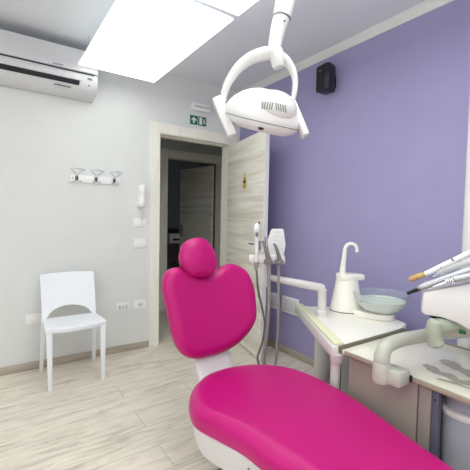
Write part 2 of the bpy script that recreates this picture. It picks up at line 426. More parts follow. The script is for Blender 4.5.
# desk and printer in the dim room
dk = thing('desk', 'dark desk standing deep in the dim room beyond the hallway', 'desk', (3.0, 6.5, 0))
build('desk_top', MB().box(2.4, 6.2, .72, 3.6, 6.9, .75, .003), m_desk, dk)
for px, py in ((2.43, 6.23), (3.57, 6.23), (2.43, 6.87), (3.57, 6.87)):
    build('leg', MB().box(px-.02, py-.02, 0, px+.02, py+.02, .72), m_blk2, dk)
build('modesty_panel', MB().box(2.46, 6.8, .3, 3.54, 6.82, .72), m_desk, dk)
pr = thing('printer', 'white box-shaped printer standing on the dark desk beyond the hallway', 'printer', (2.98, 6.42, .75))
build('body', MB().box(2.80, 6.25, .75, 3.16, 6.58, .93, .015), m_white, pr)
build('paper_tray', MB().box(2.85, 6.52, .93, 3.11, 6.6, 1.02, .006), m_blk2, pr)
build('output_slot', MB().box(2.86, 6.245, .80, 3.10, 6.252, .84), m_slot, pr)
cs = single('ceiling_detector', MB().lathe([(0, 0), (.05, 0), (.055, -.012), (.045, -.035), (0, -.04)], (2.25, 5.15, H), 20), m_white,
            'small round detector on the ceiling of the dim room beyond the hallway', 'detector', origin=(2.25, 5.15, H))

# ------------------------------------------------------------------ LED panels hung under the ceiling
def led_panel(cx, cy, label, lm, w_=.615, l=1.23, z=2.42):
    t = thing('ceiling_light', label, 'ceiling light', (cx, cy, z), 0, 'suspended LED panels')
    x0, x1, y0, y1 = cx-w_/2, cx+w_/2, cy-l/2, cy+l/2; e = .010
    build('panel_frame', MB().box(x0+e, y0+e, z+.010, x1-e, y1-e, z+.022), m_white, t)
    build('diffuser', MB().box(x0, y0, z, x1, y1, z+.010, .002), lm, t)
    build('uplight_diffuser', MB().box(x0+.03, y0+.03, z+.022, x1-.03, y1-.03, z+.027), m_ledup_b if lm is m_led_b else m_ledup, t)
    for sx in (-1, 1):
        for sy in (-1, 1):
            px, py = cx+sx*(w_/2-.06), cy+sy*(l/2-.08)
            build('suspension_wire', MB().tube([(px, py, z+.03), (px, py, H)], .0015, 6), m_metal, t)
led_panel(.887, 2.415, 'bright rectangular LED panel hanging nearest the far white wall and air conditioner', m_led)
led_panel(.887, 1.135, 'bright LED panel cut by the top of the picture, beside the lamp arm', m_led_b)
led_panel(.887, -.145, 'added unseen third LED panel in line with the two visible ones, overhead', m_led_b)  # this panel and the next two are unseen, added for more top light
led_panel(-.75, 1.9, 'added unseen LED panel in the left-hand row, nearest the far white wall', m_led)
led_panel(-.75, .2, 'added unseen LED panel in the left-hand row, farther from the far white wall', m_led_b)

# ------------------------------------------------------------------ wall-mounted things, far white wall
ac = thing('air_conditioner', 'white split air conditioner high on the far white wall', 'air conditioner', (.35, D, 2.2))
ax0, ax1 = -.05, .735
def xprism(poly, x0, x1, bev=0):
    """outline (y, z) extruded along x"""
    return MB().prism([(p[0], p[1]) for p in poly], x0, x1, bev=bev, mtx=Matrix(((0, 0, 1, 0), (1, 0, 0, 0), (0, 1, 0, 0), (0, 0, 0, 1))))
build('body', xprism([(D, 2.55), (D-.185, 2.55), (D-.188, 2.38), (D-.186, 2.33), (D-.165, 2.275), (D-.12, 2.235), (D-.04, 2.215), (D, 2.215)], ax0, ax1, .006), m_white, ac)
build('front_panel', xprism([(D-.187, 2.553), (D-.202, 2.548), (D-.204, 2.385), (D-.190, 2.378)], ax0+.0, ax1-.0, .003), m_white, ac)
build('flap', xprism([(D-.190, 2.362), (D-.200, 2.36), (D-.198, 2.315), (D-.186, 2.312)], ax0+.05, ax1-.13, .002), m_white, ac)
build('air_outlet', xprism([(D-.189, 2.318), (D-.1935, 2.315), (D-.1925, 2.30), (D-.178, 2.283), (D-.17, 2.283), (D-.17, 2.31)], ax0+.06, ax1-.14), m_slot, ac)
build('seam', xprism([(D-.186, 2.379), (D-.1995, 2.379), (D-.1995, 2.374), (D-.186, 2.374)], ax0, ax1-.03), m_slot, ac)
mk = MB()
for i in range(6): mk.box(.405+i*.012, D-.2055, 2.392, .413+i*.012, D-.2035, 2.402)
build('brand_mark', mk, m_lines, ac)
build('display', MB().box(.655, D-.1895, 2.335, .69, D-.187, 2.35), m_lines, ac)
build('receiver_window', MB().box(.665, D-.1785, 2.29, .675, D-.172, 2.30), m_lines, ac)
mk = MB()
for i in range(10): mk.box(.42+i*.012, D-.163, 2.257, .429+i*.012, D-.148, 2.262)
build('printed_line', mk, m_lines, ac)

# emergency light above the door and exit sign
el = thing('emergency_light', 'slim white emergency light above the green exit sign', 'emergency light', (1.768, D, 2.33))
build('housing', MB().box(1.66, D-.045, 2.325, 1.877, D, 2.40, .008), m_plate, el)
build('lens', MB().box(1.675, D-.048, 2.36, 1.865, D-.044, 2.366, .001), m_lines, el)
build('indicator', MB().ellip((1.684, D-.048, 2.365), .005, .003, .005, u=12, v=8), m_led2, el)
ex = thing('exit_sign', 'green exit sign with white arrow, doorway and running figure above the door', 'exit sign', (1.757, D, 2.24))
build('sign_plate', MB().box(1.665, D-.006, 2.19, 1.85, D, 2.28, .001), m_green, ex)
g = MB(); yy = D-.006; mx = lambda ox, oz: Matrix(((1, 0, 0, ox), (0, 0, 1, yy), (0, 1, 0, oz), (0, 0, 0, 1)))
g.prism([(-.009, -.030), (.009, -.030), (.009, .004), (.022, -.008), (.031, .001), (0, .032), (-.031, .001), (-.022, -.008), (-.009, .004)], 0, -.0015, mtx=mx(1.706, 2.234))
build('arrow', g, m_white, ex)
g = MB(); g.prism([(-.018, -.036), (.014, -.036), (.014, .036), (-.018, .036)], 0, -.0015, mtx=mx(1.786, 2.235))
build('doorway_symbol', g, m_white, ex)
g = MB()
g.prism([(-.006, .022), (.0, .026), (.006, .022), (.006, .015), (0, .012), (-.006, .015)], 0, -.0015, mtx=mx(1.826, 2.235))
g.prism([(-.006, .011), (.006, .011), (.005, -.006), (.014, -.014), (.012, -.03), (.007, -.03), (.007, -.017), (-.001, -.010), (-.006, -.02), (-.018, -.024), (-.018, -.019), (-.009, -.015), (-.006, -.004), (-.006, .003), (-.014, -.002), (-.016, .002)], 0, -.0015, mtx=mx(1.826, 2.235))
build('running_figure', g, m_white, ex)
build('divider', MB().box(1.748, D-.0075, 2.19, 1.752, D-.006, 2.28), m_white, ex)

# coat rack
cr = thing('coat_rack', 'white wall coat rack with three chrome double hooks', 'coat rack', (.76, D, 1.56))
build('board', MB().box(.553, D-.016, 1.533, .967, D, 1.593, .004), m_plate, cr)
for hxx in (.605, .760, .915):
    b = MB(); b.box(hxx-.012, D-.024, 1.545, hxx+.012, D-.016, 1.587, .003)
    hk = build('hook', b, m_hookdk, cr)
    b = MB(); b.tube([(hxx-.006, D-.024, 1.58), (hxx-.010, D-.045, 1.60), (hxx-.045, D-.065, 1.625), (hxx-.05, D-.085, 1.632), (hxx, D-.10, 1.634), (hxx+.05, D-.085, 1.632), (hxx+.045, D-.065, 1.625), (hxx+.010, D-.045, 1.60), (hxx+.006, D-.024, 1.58)], .0035, 8, smooth=5)
    build('upper_loop', b, m_chrome, hk)
    b = MB(); b.tube([(hxx-.005, D-.024, 1.555), (hxx-.02, D-.04, 1.535), (hxx-.03, D-.055, 1.545)], .0035, 8, smooth=5)
    b.tube([(hxx+.005, D-.024, 1.555), (hxx+.02, D-.04, 1.535), (hxx+.03, D-.055, 1.545)], .0035, 8, smooth=5)
    build('lower_prongs', b, m_chrome, hk)
for sx in (.573, .947): build('screw', MB().ellip((sx, D-.017, 1.563), .005, .003, .005, u=10, v=6), m_lines, cr)

# intercom handset
ic = thing('intercom_handset', 'white wall intercom with hanging handset left of the door', 'intercom', (1.157, D, 1.40))
build('cradle', MB().box(1.128, D-.03, 1.345, 1.19, D, 1.53, .012, 3), m_plate, ic)
b = MB(); b.tube([(1.159, D-.05, 1.345), (1.159, D-.058, 1.38), (1.159, D-.055, 1.44), (1.159, D-.058, 1.50), (1.159, D-.05, 1.54)], [.022, .031, .024, .031, .022], 18, flat=.7, side=(1, 0, 0), smooth=5)
build('handset', b, m_plate, ic)
b = MB(); pts = []
for i in range(61):
    t = i/60; a = t*2*PI*9; s_ = math.sin(t*PI)
    pts.append((1.16+.012*math.sin(a)*.5+(.012*s_), D-.045+.006*math.cos(a), 1.345-.16*t if t < .5 else 1.345-.16*.5+(-.02+.0)*(t-.5)))
pts = [(1.16+.006*math.sin(i*.9)+.010*math.sin(i/60*PI), D-.04+.006*math.cos(i*.9), 1.345-.12*math.sin(i/60*PI*.62)) for i in range(61)]
b.tube(pts, .0028, 6)
build('cord', b, m_satin, ic)
def plate(name, label, cat, cx, cz, w_, h_, kind, group=None):
    t = thing(name, label, cat, (cx, D, cz), 0, group)
    build('cover_plate', MB().box(cx-w_/2, D-.010, cz-h_/2, cx+w_/2, D, cz+h_/2, .003), m_plate, t)
    iw, ih = w_*.62, h_*.55
    if kind == 'rocker':
        build('rocker', MB().box(cx-iw/2, D-.014, cz-ih/2, cx+iw/2, D-.010, cz+ih/2, .0015), m_plate, t)
    if kind == 'sockets':
        for k in (-1, 0, 1):
            so = build('socket', MB().box(cx+k*.03-.013, D-.012, cz-.020, cx+k*.03+.013, D-.010, cz+.020, .001), m_white, t)
            if k: 
                hh = MB()
                for dz in (-.009, 0, .009): hh.lathe([(0, 0), (.0026, 0), (.0026, .002), (0, .002)], seg=10, mtx=frame_z((cx+k*.03, D-.0115, cz+dz), (0, -1, 0)))
                build('pin_holes', hh, m_slot, so)
    if kind == 'schuko':
        so = build('socket', MB().lathe([(.0, 0), (.024, 0), (.026, .003), (.021, .003), (.020, .001), (0, .001)], seg=28, mtx=frame_z((cx, D-.010, cz), (0, -1, 0))), m_white, t)
        hh = MB()
        for dx in (-.01, 0, .01): hh.lathe([(0, 0), (.003, 0), (.003, .002), (0, .002)], seg=10, mtx=frame_z((cx+dx, D-.0105, cz), (0, -1, 0)))
        build('pin_holes', hh, m_slot, so)
    return t
plate('wall_box', 'white cable cover plate just beneath the intercom handset', 'wall plate', 1.160, 1.197, .122, .078, 'none')
plate('light_switch', 'white light switch plate left of the door frame, below the intercom', 'light switch', 1.161, 1.005, .122, .085, 'rocker')
plate('wall_socket', 'white triple socket plate above the baseboard, left of its twin', 'wall socket', 1.000, .421, .118, .078, 'sockets')
plate('wall_socket', 'white round-pin socket plate low on the wall nearest the door frame', 'wall socket', 1.164, .423, .122, .082, 'schuko')
plate('wall_socket', 'white socket plate low on the wall behind the plastic chair', 'wall socket', .285, .413, .118, .08, 'rocker')

# ------------------------------------------------------------------ purple wall things
def blank(y0, y1, z0, z1, label):
    t = thing('blanking_plate', label, 'wall plate', (X, (y0+y1)/2, z0), 0, 'blank cover plates on the purple wall')
    build('cover', MB().box(X-.012, y0, z0, X, y1, z1, .004), m_plate, t)
    build('inset', MB().box(X-.0135, y0+.02, z0+.02, X-.011, y1-.02, z1-.02, .001), m_white, t)
blank(2.55, 2.76, .385, .535, 'blank white cover plate partly behind the hanging hoses')
blank(2.28, 2.50, .385, .537, 'blank white cover plate on the purple wall, right of the hoses')
sp = thing('wall_speaker', 'small black loudspeaker high on the purple wall', 'speaker', (X, 1.93, 2.36), math.radians(0))
b = MB(); mz = Matrix.Translation((X, 1.972, 0))
b.prism([(-.135, .060), (-.150, -.048), (-.128, -.072), (-.03, -.045), (-.03, .05)], 2.262, 2.46, bev=.006, mtx=mz)
build('speaker_box', b, m_black, sp)
b = MB(); b.prism([(-.139, .054), (-.1535, -.045), (-.1495, -.046), (-.135, .055)], 2.278, 2.445, mtx=mz)
build('grille', b, m_blk2, sp)
build('badge', MB().box(X-.152, 1.970, 2.41, X-.146, 1.985, 2.414), m_metal, sp)
build('bracket', MB().box(X-.035, 1.942, 2.30, X, 2.002, 2.40, .004), m_blk2, sp)

# ------------------------------------------------------------------ white plastic side chair
sc = thing('side_chair', 'white plastic stacking chair with arched back opening, by the far wall', 'chair', (.52, 2.95, 0))
b = MB(); n1, n2 = 16, 12; bm = b.bm
def seat_pt(u, v, dz):
    wd = .205+.0*v; x = .518+u*(.208-.014*v); y = 2.765+.31*v-.045*(1-u*u)*(1-v)+(.0)
    z = .466-.016*v-.010*math.cos(u*PI/2)*math.sin(v*PI)-.012*max(0, 1-v*7)+dz
    if abs(u) > .9: z -= .003
    return (x, y, z)
for dz in (0, -.018):
    pass
G = [[[bm.verts.new(seat_pt(-1+2*i/n1, j/n2, dz)) for i in range(n1+1)] for j in range(n2+1)] for dz in (0, -.02)]
for j in range(n2):
    for i in range(n1):
        bm.faces.new((G[0][j][i], G[0][j][i+1], G[0][j+1][i+1], G[0][j+1][i])); bm.faces.new((G[1][j][i], G[1][j+1][i], G[1][j+1][i+1], G[1][j][i+1]))
for i in range(n1):
    bm.faces.new((G[0][0][i+1], G[0][0][i], G[1][0][i], G[1][0][i+1])); bm.faces.new((G[0][n2][i], G[0][n2][i+1], G[1][n2][i+1], G[1][n2][i]))
for j in range(n2):
    bm.faces.new((G[0][j][0], G[0][j+1][0], G[1][j+1][0], G[1][j][0])); bm.faces.new((G[0][j+1][n1], G[0][j][n1], G[1][j][n1], G[1][j+1][n1]))
bmesh.ops.recalc_face_normals(bm, faces=bm.faces[:])
build('seat', b, m_side, sc)
b = MB(); b.prism([(.332, 2.766), (.42, 2.740), (.518, 2.732), (.616, 2.740), (.704, 2.766), (.704, 2.782), (.616, 2.756), (.518, 2.748), (.42, 2.756), (.332, 2.782)], .420, .450); b.box(.318, 2.78, .41, .334, 3.05, .444, .003); b.box(.702, 2.78, .41, .718, 3.05, .444, .003)
build('apron', b, m_side, sc)
def quadleg(t, bt, wt, wb):
    b = MB(); bm = b.bm; vs = []
    for (c, w_) in ((t, wt), (bt, wb)):
        vs.append([bm.verts.new((c[0]+sx*w_[0]/2, c[1]+sy*w_[1]/2, c[2])) for sx, sy in ((-1, -1), (1, -1), (1, 1), (-1, 1))])
    for k in range(4): bm.faces.new((vs[0][k], vs[0][(k+1) % 4], vs[1][(k+1) % 4], vs[1][k]))
    bm.faces.new(vs[0]); bm.faces.new(vs[1]); bmesh.ops.recalc_face_normals(bm, faces=bm.faces[:])
    bmesh.ops.bevel(bm, geom=bm.edges[:], offset=.004, segments=2, profile=.5, affect='EDGES')
    return b
build('leg', quadleg((.335, 2.778, .450), (.340, 2.775, 0), (.040, .036), (.026, .024)), m_side, sc)
build('leg', quadleg((.700, 2.778, .450), (.702, 2.770, 0), (.040, .036), (.026, .024)), m_side, sc)
build('leg', quadleg((.335, 3.055, .445), (.326, 3.185, 0), (.036, .036), (.026, .026)), m_side, sc)
build('leg', quadleg((.700, 3.055, .445), (.728, 3.185, 0), (.036, .036), (.026, .026)), m_side, sc)
b = MB(); bm = b.bm; n1, n2 = 24, 10; GG = []
def back_pt(u, v, s_):
    zb = .442+.095*max(0, 1-(u/.86)**2)**.55 if abs(u) < .86 else .438
    z = zb+(.788-.006*u*u-zb)*v
    t = (z-.438)/.35
    x = .518+u*(.196+.005*t)
    y = 3.042+.105*t+.028*(1-u*u)*(.4+.6*t)+s_*.014
    return (x, y, z)
for s_ in (0, 1): GG.append([[bm.verts.new(back_pt(-1+2*i/n1, j/n2, s_)) for i in range(n1+1)] for j in range(n2+1)])
for j in range(n2):
    for i in range(n1):
        bm.faces.new((GG[0][j][i], GG[0][j][i+1], GG[0][j+1][i+1], GG[0][j+1][i])); bm.faces.new((GG[1][j][i], GG[1][j+1][i], GG[1][j+1][i+1], GG[1][j][i+1]))
for i in range(n1):
    for j in (0, n2): bm.faces.new((GG[0][j][i], GG[0][j][i+1], GG[1][j][i+1], GG[1][j][i]))
for j in range(n2):
    for i in (0, n1): bm.faces.new((GG[0][j][i], GG[0][j+1][i], GG[1][j+1][i], GG[1][j][i]))
bmesh.ops.recalc_face_normals(bm, faces=bm.faces[:])
build('backrest', b, m_side, sc)

# ------------------------------------------------------------------ magenta dental chair
dc = thing('dental_chair', 'magenta dental treatment chair with oval headrest and white shell', 'dental chair', (.97, 1.0, 0))
seat_out = [(.80, 1.455), (.749, 1.411), (.700, 1.345), (.668, 1.28), (.655, 1.20), (.680, 1.10), (.712, .985), (.722, .876), (.735, .80), (.755, .62), (.785, .42), (.83, .24), (.89, .15), (.97, .12),
            (1.06, .15), (1.12, .24), (1.16, .38), (1.19, .50), (1.215, .605), (1.25, .74), (1.285, .90), (1.302, 1.07), (1.29, 1.25), (1.235, 1.38), (1.13, 1.47), (1.00, 1.51), (.88, 1.50)]
def seat_fn(u, v, w_):
    z = .455 + w_ + .012*math.cos((v-.9)*2.2)
    z -= .02*max(0, (.5-v))**1.2
    return (u, v, z)
build('seat_cushion', MB().cushion(seat_out, seat_fn, .10, .085, puff=.004, n=5, rings=10, back=.45), m_mag, dc)
back_uv = [(-.259, .906), (-.240, .970), (-.190, .995), (-.137, .984), (-.092, .952), (-.009, .940), (.070, .959), (.125, .989), (.183, .992), (.254, .952), (.290, .868), (.293, .772), (.273, .664),
           (.172, .572), (.055, .533), (-.054, .527), (-.125, .536), (-.182, .570), (-.222, .645), (-.238, .752), (-.253, .842)]
def back_fn(u, v, w_):
    wrap = -.35*(u*u)
    return (.973+u, 1.60+.25*(v-.55)+wrap-w_, v+.25*w_)
build('backrest_cushion', MB().cushion(back_uv, back_fn, .085, .055, puff=-.004, n=5, rings=8, back=.5), m_mag, dc)
hd_uv = [(-.110, .022), (-.090, .070), (-.047, .098), (.001, .105), (.046, .090), (.080, .052), (.100, .003), (.101, -.045), (.079, -.081), (.034, -.102), (-.021, -.103), (-.066, -.086), (-.100, -.049), (-.113, -.013)]
def head_fn(u, v, w_):
    return (.918+u, 1.665+.22*v-w_, 1.045+v+.2*w_)
hr = build('headrest_cushion', MB().cushion(hd_uv, head_fn, .085, .072, puff=.001, n=4, rings=5, back=.45), m_mag, dc)
build('headrest_post', MB().box(.90, 1.71, .86, .96, 1.722, 1.04, .003), m_metal, dc)
# white shells
b = MB(); out = catmull([(-.21, .90, 0), (-.23, .80, 0), (-.16, .62, 0), (-.11, .54, 0), (0, .53, 0), (.11, .54, 0), (.20, .64, 0), (.235, .80, 0), (.21, .92, 0), (.1, .96, 0), (-.1, .96, 0)], 4, True)
b.cushion([(p.x, p.y) for p in out[::3]], lambda u, v, w_: (.973+u, 1.66+.25*(v-.55)-.55*u*u+w_, v-.1*w_), .06, .04, n=2, rings=4, back=.2)
build('backrest_shell', b, m_shell, dc)
b = MB(); bm = b.bm; rows = []
for (z, yy_, wd, th) in ((.60, 1.66, .115, .05), (.53, 1.635, .118, .05), (.47, 1.60, .115, .055), (.42, 1.565, .118, .06), (.36, 1.50, .13, .09), (.31, 1.42, .15, .14)):
    ring = []
    for k in range(20):
        a = 2*PI*k/20; cx_ = math.copysign(abs(math.cos(a))**.35, math.cos(a)); sy_ = math.copysign(abs(math.sin(a))**.35, math.sin(a))
        ring.append(bm.verts.new((.976+cx_*(wd-.010), yy_+sy_*th*.5, z)))
    rows.append(ring)
for A, B in zip(rows[:-1], rows[1:]):
    for k in range(20): bm.faces.new((A[k], A[(k+1) % 20], B[(k+1) % 20], B[k]))
bm.faces.new(rows[0]); bm.faces.new(rows[-1]); bmesh.ops.recalc_face_normals(bm, faces=bm.faces[:])
build('back_link', b, m_shell, dc)
b = MB()
cen = Vector((.975, .85, 0))
so = [(p[0]+(cen.x-p[0])*.05, p[1]+(cen.y-p[1])*.03) for p in seat_out]
P = catmull([(p[0], p[1], 0) for p in so], 4, True); bm = b.bm; rows = []
for (z, sc_) in ((.425, 1.0), (.40, 1.01), (.34, .985), (.318, .95), (.31, .88)):
    rows.append([bm.verts.new((cen.x+(p.x-cen.x)*sc_, cen.y+(p.y-cen.y)*sc_, z)) for p in P])
for A, B in zip(rows[:-1], rows[1:]):
    m_ = len(A)
    for k in range(m_): bm.faces.new((A[k], A[(k+1) % m_], B[(k+1) % m_], B[k]))
bm.faces.new(rows[0]); bm.faces.new(rows[-1]); bmesh.ops.recalc_face_normals(bm, faces=bm.faces[:])
build('seat_shell', b, m_shell, dc)
b = MB(); b.tube([(.716, .945-.022*math.cos((k/8-.5)*2.4), .385+.026*math.sin((k/8-.5)*2.4)) for k in range(9)], .0035, 8)
build('release_loop', b, m_lines, dc)
b = MB(); b.prism([(.83, .75), (1.13, .75), (1.13, 1.25), (.83, 1.25)], .02, .32, bev=.02, taper=.1); build('pedestal', b, m_shell, dc)
b = MB(); b.prism([(p.x, p.y) for p in catmull([(.70, .5, 0), (.78, .38, 0), (.97, .35, 0), (1.16, .38, 0), (1.23, .5, 0), (1.22, 1.3, 0), (1.12, 1.42, 0), (.82, 1.42, 0), (.72, 1.3, 0)], 3, True)], 0, .03, bev=.006)
build('base_plate', b, m_grey, dc)

# ------------------------------------------------------------------ worktop and cabinets on the right
CX0, CX1, CY1, CY0, CZ = 1.335, 1.87, 1.066, -.45, .66
wt = thing('worktop', 'glossy cream stone worktop with grey veins and olive metal edging', 'worktop', (1.6, .3, CZ-.02))
build('slab', MB().box(CX0, CY0, CZ-.018, CX1, CY1, CZ, .002), m_stone, wt)
build('front_edge', MB().box(CX0-.004, CY0, CZ-.0175, CX0+.006, CY1-.03, CZ+.0008, .0015), m_trimlt, wt)
b = MB(); b.box(CX0-.004, CY1-.014, CZ-.020, CX1, CY1+.008, CZ+.012, .004)
build('edge_trim', b, m_trimdk, wt)
b = MB(); b.box(CX1-.032, CY0, CZ, CX1-.026, CY1-.03, CZ+.002); b.box(CX1-.018, CY0, CZ, CX1-.012, CY1-.03, CZ+.002)
build('back_groove', b, m_trimdk, wt)
b = MB()
def branch_mark(pts, ws, z=CZ+.0004):
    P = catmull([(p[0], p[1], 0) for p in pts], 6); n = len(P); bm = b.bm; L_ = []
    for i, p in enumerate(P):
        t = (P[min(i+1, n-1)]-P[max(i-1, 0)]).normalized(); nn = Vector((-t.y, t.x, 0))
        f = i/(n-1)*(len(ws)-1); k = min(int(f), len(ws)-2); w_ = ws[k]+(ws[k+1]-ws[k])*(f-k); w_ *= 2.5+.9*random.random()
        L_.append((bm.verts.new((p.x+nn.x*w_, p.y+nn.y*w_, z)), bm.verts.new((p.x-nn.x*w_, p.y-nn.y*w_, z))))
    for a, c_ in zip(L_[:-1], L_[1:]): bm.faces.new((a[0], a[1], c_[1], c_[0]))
BRANCH_MARKS = []
branch_mark([(1.615, .745), (1.60, .70), (1.575, .665), (1.57, .62), (1.545, .58), (1.525, .52), (1.50, .45), (1.49, .35), (1.44, .2)], [.007, .013, .009, .010, .010, .014, .010, .006, .003])
branch_mark([(1.495, .76), (1.485, .72), (1.46, .70), (1.47, .65), (1.45, .61), (1.47, .57), (1.505, .535), (1.525, .52)], [.004, .009, .006, .008, .006, .009, .008, .008], CZ+.0007)
branch_mark([(1.47, .57), (1.44, .53), (1.42, .46), (1.40, .4)], [.005, .006, .004, .002], CZ+.0010)
branch_mark([(1.40, .66), (1.42, .60), (1.42, .55), (1.44, .53)], [.002, .003, .002, .002], CZ+.0013)
build('marks', b, m_branch, wt, label='branching grey veins')  # flat grey branching strips laid on the slab

cb = thing('cabinet', 'white lacquered base cabinet with two doors under the cream worktop', 'cabinet', (1.6, .85, 0))
build('body', MB().box(1.375, .66, .05, 1.85, 1.03, .638), m_cab, cb)
build('plinth', MB().box(1.40, .67, 0, 1.84, 1.02, .05), m_grey, cb)
build('door', MB().box(1.356, .708, .055, 1.374, 1.028, .630, .0025), m_cab, cb)
build('door', MB().box(1.356, .655, .055, 1.374, .703, .630, .0025), m_cab, cb)
build('side_rail', MB().box(1.352, .627, .0, 1.38, .651, .638, .002), mat('blue_grey_rail', srgb(92, 96, 112), .35, noise=(8, .04)), cb)
build('screw', MB().ellip((1.351, .639, .60), .002, .004, .004, u=10, v=6), m_blk2, cb)
cn = thing('suction_canister', 'pale grey cylindrical canister standing under the worktop right end', 'canister', (1.455, .572, 0))
build('lower_drum', MB().lathe([(.078, 0), (.082, .01), (.082, .545), (.078, .552)], (1.455, .572, 0), 40), m_cyl, cn)
build('upper_drum', MB().lathe([(.072, .56), (.074, .636), (.0, .636)], (1.455, .572, 0), 40), m_cyl, cn)
build('clamp_ring', MB().lathe([(.073, .55), (.086, .552), (.089, .562), (.086, .572), (.073, .574)], (1.455, .572, 0), 40, closed=True), m_gloss, cn)

# ------------------------------------------------------------------ cuspidor unit
cu = thing('cuspidor_unit', 'ivory cuspidor console with pointed platform beyond the worktop end', 'cuspidor console', (1.75, 1.4, 0))
plat = [(1.335, 1.09), (1.42, 1.24), (1.60, 1.53), (1.73, 1.74), (1.745, 1.75), (1.79, 1.69), (1.86, 1.64), (1.96, 1.58), (2.04, 1.48), (2.05, 1.38), (2.03, 1.22), (1.99, 1.12), (1.86, 1.082), (1.38, 1.082)]
build('platform', MB().prism(plat, .615, .668, bev=.008), m_satin, cu)
d_ = Vector((1.755-1.337, 1.765-1.075, 0)).normalized(); nL = Vector((-d_.y, d_.x, 0))
A0, A1 = Vector((1.345, 1.085, 0)), Vector((1.742, 1.742, 0))
def along(a, off, z): return (a.x+nL.x*off, a.y+nL.y*off, z)
b = MB(); b.prism([along(A0, .022, 0)[:2], along(A1, .020, 0)[:2], along(A1, -.018, 0)[:2], along(A0, -.030, 0)[:2]], .669, .682, bev=.004)
build('inlay', b, m_pale, cu, label='pale yellow inlay strip')
b = MB(); b.prism([along(A0-d_*.02, .036, 0)[:2], along(A1+d_*.02, .028, 0)[:2], along(A1+d_*.03, .0, 0)[:2], along(A0-d_*.02, -.03, 0)[:2]], .612, .669, bev=.008)
build('side_rail', b, m_gloss, cu)
b = MB(); b.tube([(1.345, 1.085, .64), (1.352, 1.095, .60), (1.358, 1.105, .56), (1.36, 1.108, .30), (1.36, 1.108, .02)], [.034, .032, .024, .022, .022], 16, smooth=4)
build('front_post', b, m_gloss, cu)
build('column', MB().lathe([(.05, 0), (.055, .01), (.055, .575), (.062, .585), (.062, .615), (0, .615)], (1.62, 1.41, 0), 32), m_gloss, cu)
build('lower_body', MB().box(1.76, 1.15, .06, 2.02, 1.62, .615, .03, 3), m_gloss, cu)
build('foot', MB().box(1.78, 1.18, 0, 1.98, 1.58, .06, .005), m_grey, cu)
build('drain_pipe', MB().tube([(1.52, 1.22, .61), (1.52, 1.22, .02)], .016, 12), m_blk2, cu)
tw = build('tower', MB().lathe([(.103, .668), (.106, .672), (.102, .685), (.092, .74), (.078, .82), (.066, .885), (.064, .895), (.056, .902), (0, .904)], (1.885, 1.466, 0), 40), m_satin, cu)
R3 = Vector((.824, -.566, 0))
tb = Vector((1.885, 1.466, 0))
b = MB(); b.prism([(p.x, p.y) for p in catmull([(-.062, -.03, 0), (-.05, -.06, 0), (0, -.068, 0), (.06, -.045, 0), (.098, -.035, 0), (.104, 0, 0), (.09, .03, 0), (.05, .05, 0), (0, .066, 0), (-.05, .055, 0), (-.066, .02, 0)], 3, True)], .880, .915, bev=.008, mtx=Matrix.Translation(tb) @ Matrix.Rotation(-.6, 4, 'Z'))
build('tower_cap', b, m_satin, cu)
b = MB(); T_ = lambda a, z: tuple(tb+R3*a)[:2]+(z,)
b.tube([T_(-.030, .91), T_(-.030, .95), T_(-.024, 1.02), T_(-.020, 1.07), T_(-.008, 1.098), T_(.018, 1.108), T_(.045, 1.098), T_(.056, 1.078), T_(.056, 1.055)], [.022, .018, .014, .012, .012, .012, .011, .011, .011], 14, smooth=5)
build('cup_filler_spout', b, m_satin, cu)
build('tower_ring', MB().lathe([(.1065, .682), (.108, .684), (.1065, .688)], (1.885, 1.466, 0), 40, closed=True), m_lines, cu)
# glass bowl carried by a bracket from the tower
bc = Vector((1.955, 1.270, 0))
b = MB(); b.tube([tuple(tb.xy)+(.715,), tuple((tb*.55+bc*.45).xy)+(.715,), tuple(bc.xy)+(.715,)], [.045, .055, .075], 20, flat=.35, side=(0, 0, 1)) if False else b.prism([(p.x, p.y) for p in catmull([(1.90, 1.50, 0), (1.83, 1.44, 0), (1.86, 1.30, 0), (1.90, 1.21, 0), (1.98, 1.19, 0), (2.04, 1.25, 0), (2.03, 1.36, 0), (1.97, 1.50, 0)], 3, True)], .6685, .704, bev=.006)
build('bowl_bracket', b, m_satin, cu)
pr_ = [(0, .722), (.06, .724), (.10, .738), (.13, .765), (.146, .795), (.1425, .797), (.124, .770), (.096, .745), (.058, .731), (0, .729)]
build('glass_bowl', MB().lathe(pr_, tuple(bc.xy)+(-.018,), 48), m_glass, cu, label='frosted glass spittoon bowl')
build('bowl_rim', MB().lathe([(.146, .7955), (.158, .838), (.160, .842), (.156, .842), (.153, .836), (.1427, .7975)], tuple(bc.xy)+(-.018,), 48, closed=True), m_clear, cu, label='clear glass rim')
b = MB(); b.lathe([(0, .7305), (.02, .7315), (.022, .738), (0, .741)], tuple(bc.xy)+(-.018,), 20)
build('bowl_drain', b, m_chrome, cu)

# assistant's instrument arm
aa = thing('assistant_arm', 'white jointed arm carrying the instrument holder in front of the door', 'arm', (1.78, 1.62, .668))
Hm = Vector((1.40, 1.68, 1.0)); HA = Vector((math.cos(math.radians(36)), -math.sin(math.radians(36)), 0)); HN = Vector((math.sin(math.radians(36)), math.cos(math.radians(36)), 0))
def hp(a, z, n=0): v = Hm+HA*a+HN*n; return (v.x, v.y, 1.0+z)
mh = lambda n0: Matrix(((HA.x, HN.x, 0, Hm.x), (HA.y, HN.y, 0, Hm.y), (0, 0, 1, 1.0), (0, 0, 0, 1))) @ Matrix(((1, 0, 0, 0), (0, 0, 1, n0), (0, 1, 0, 0), (0, 0, 0, 1)))
build('base_swivel', MB().lathe([(.034, .668), (.036, .672), (.036, .70), (.03, .705), (.026, .71), (.026, .79), (0, .79)], hp(.338, -1.0, 0)[:2]+(0,), 24), m_gloss, aa)
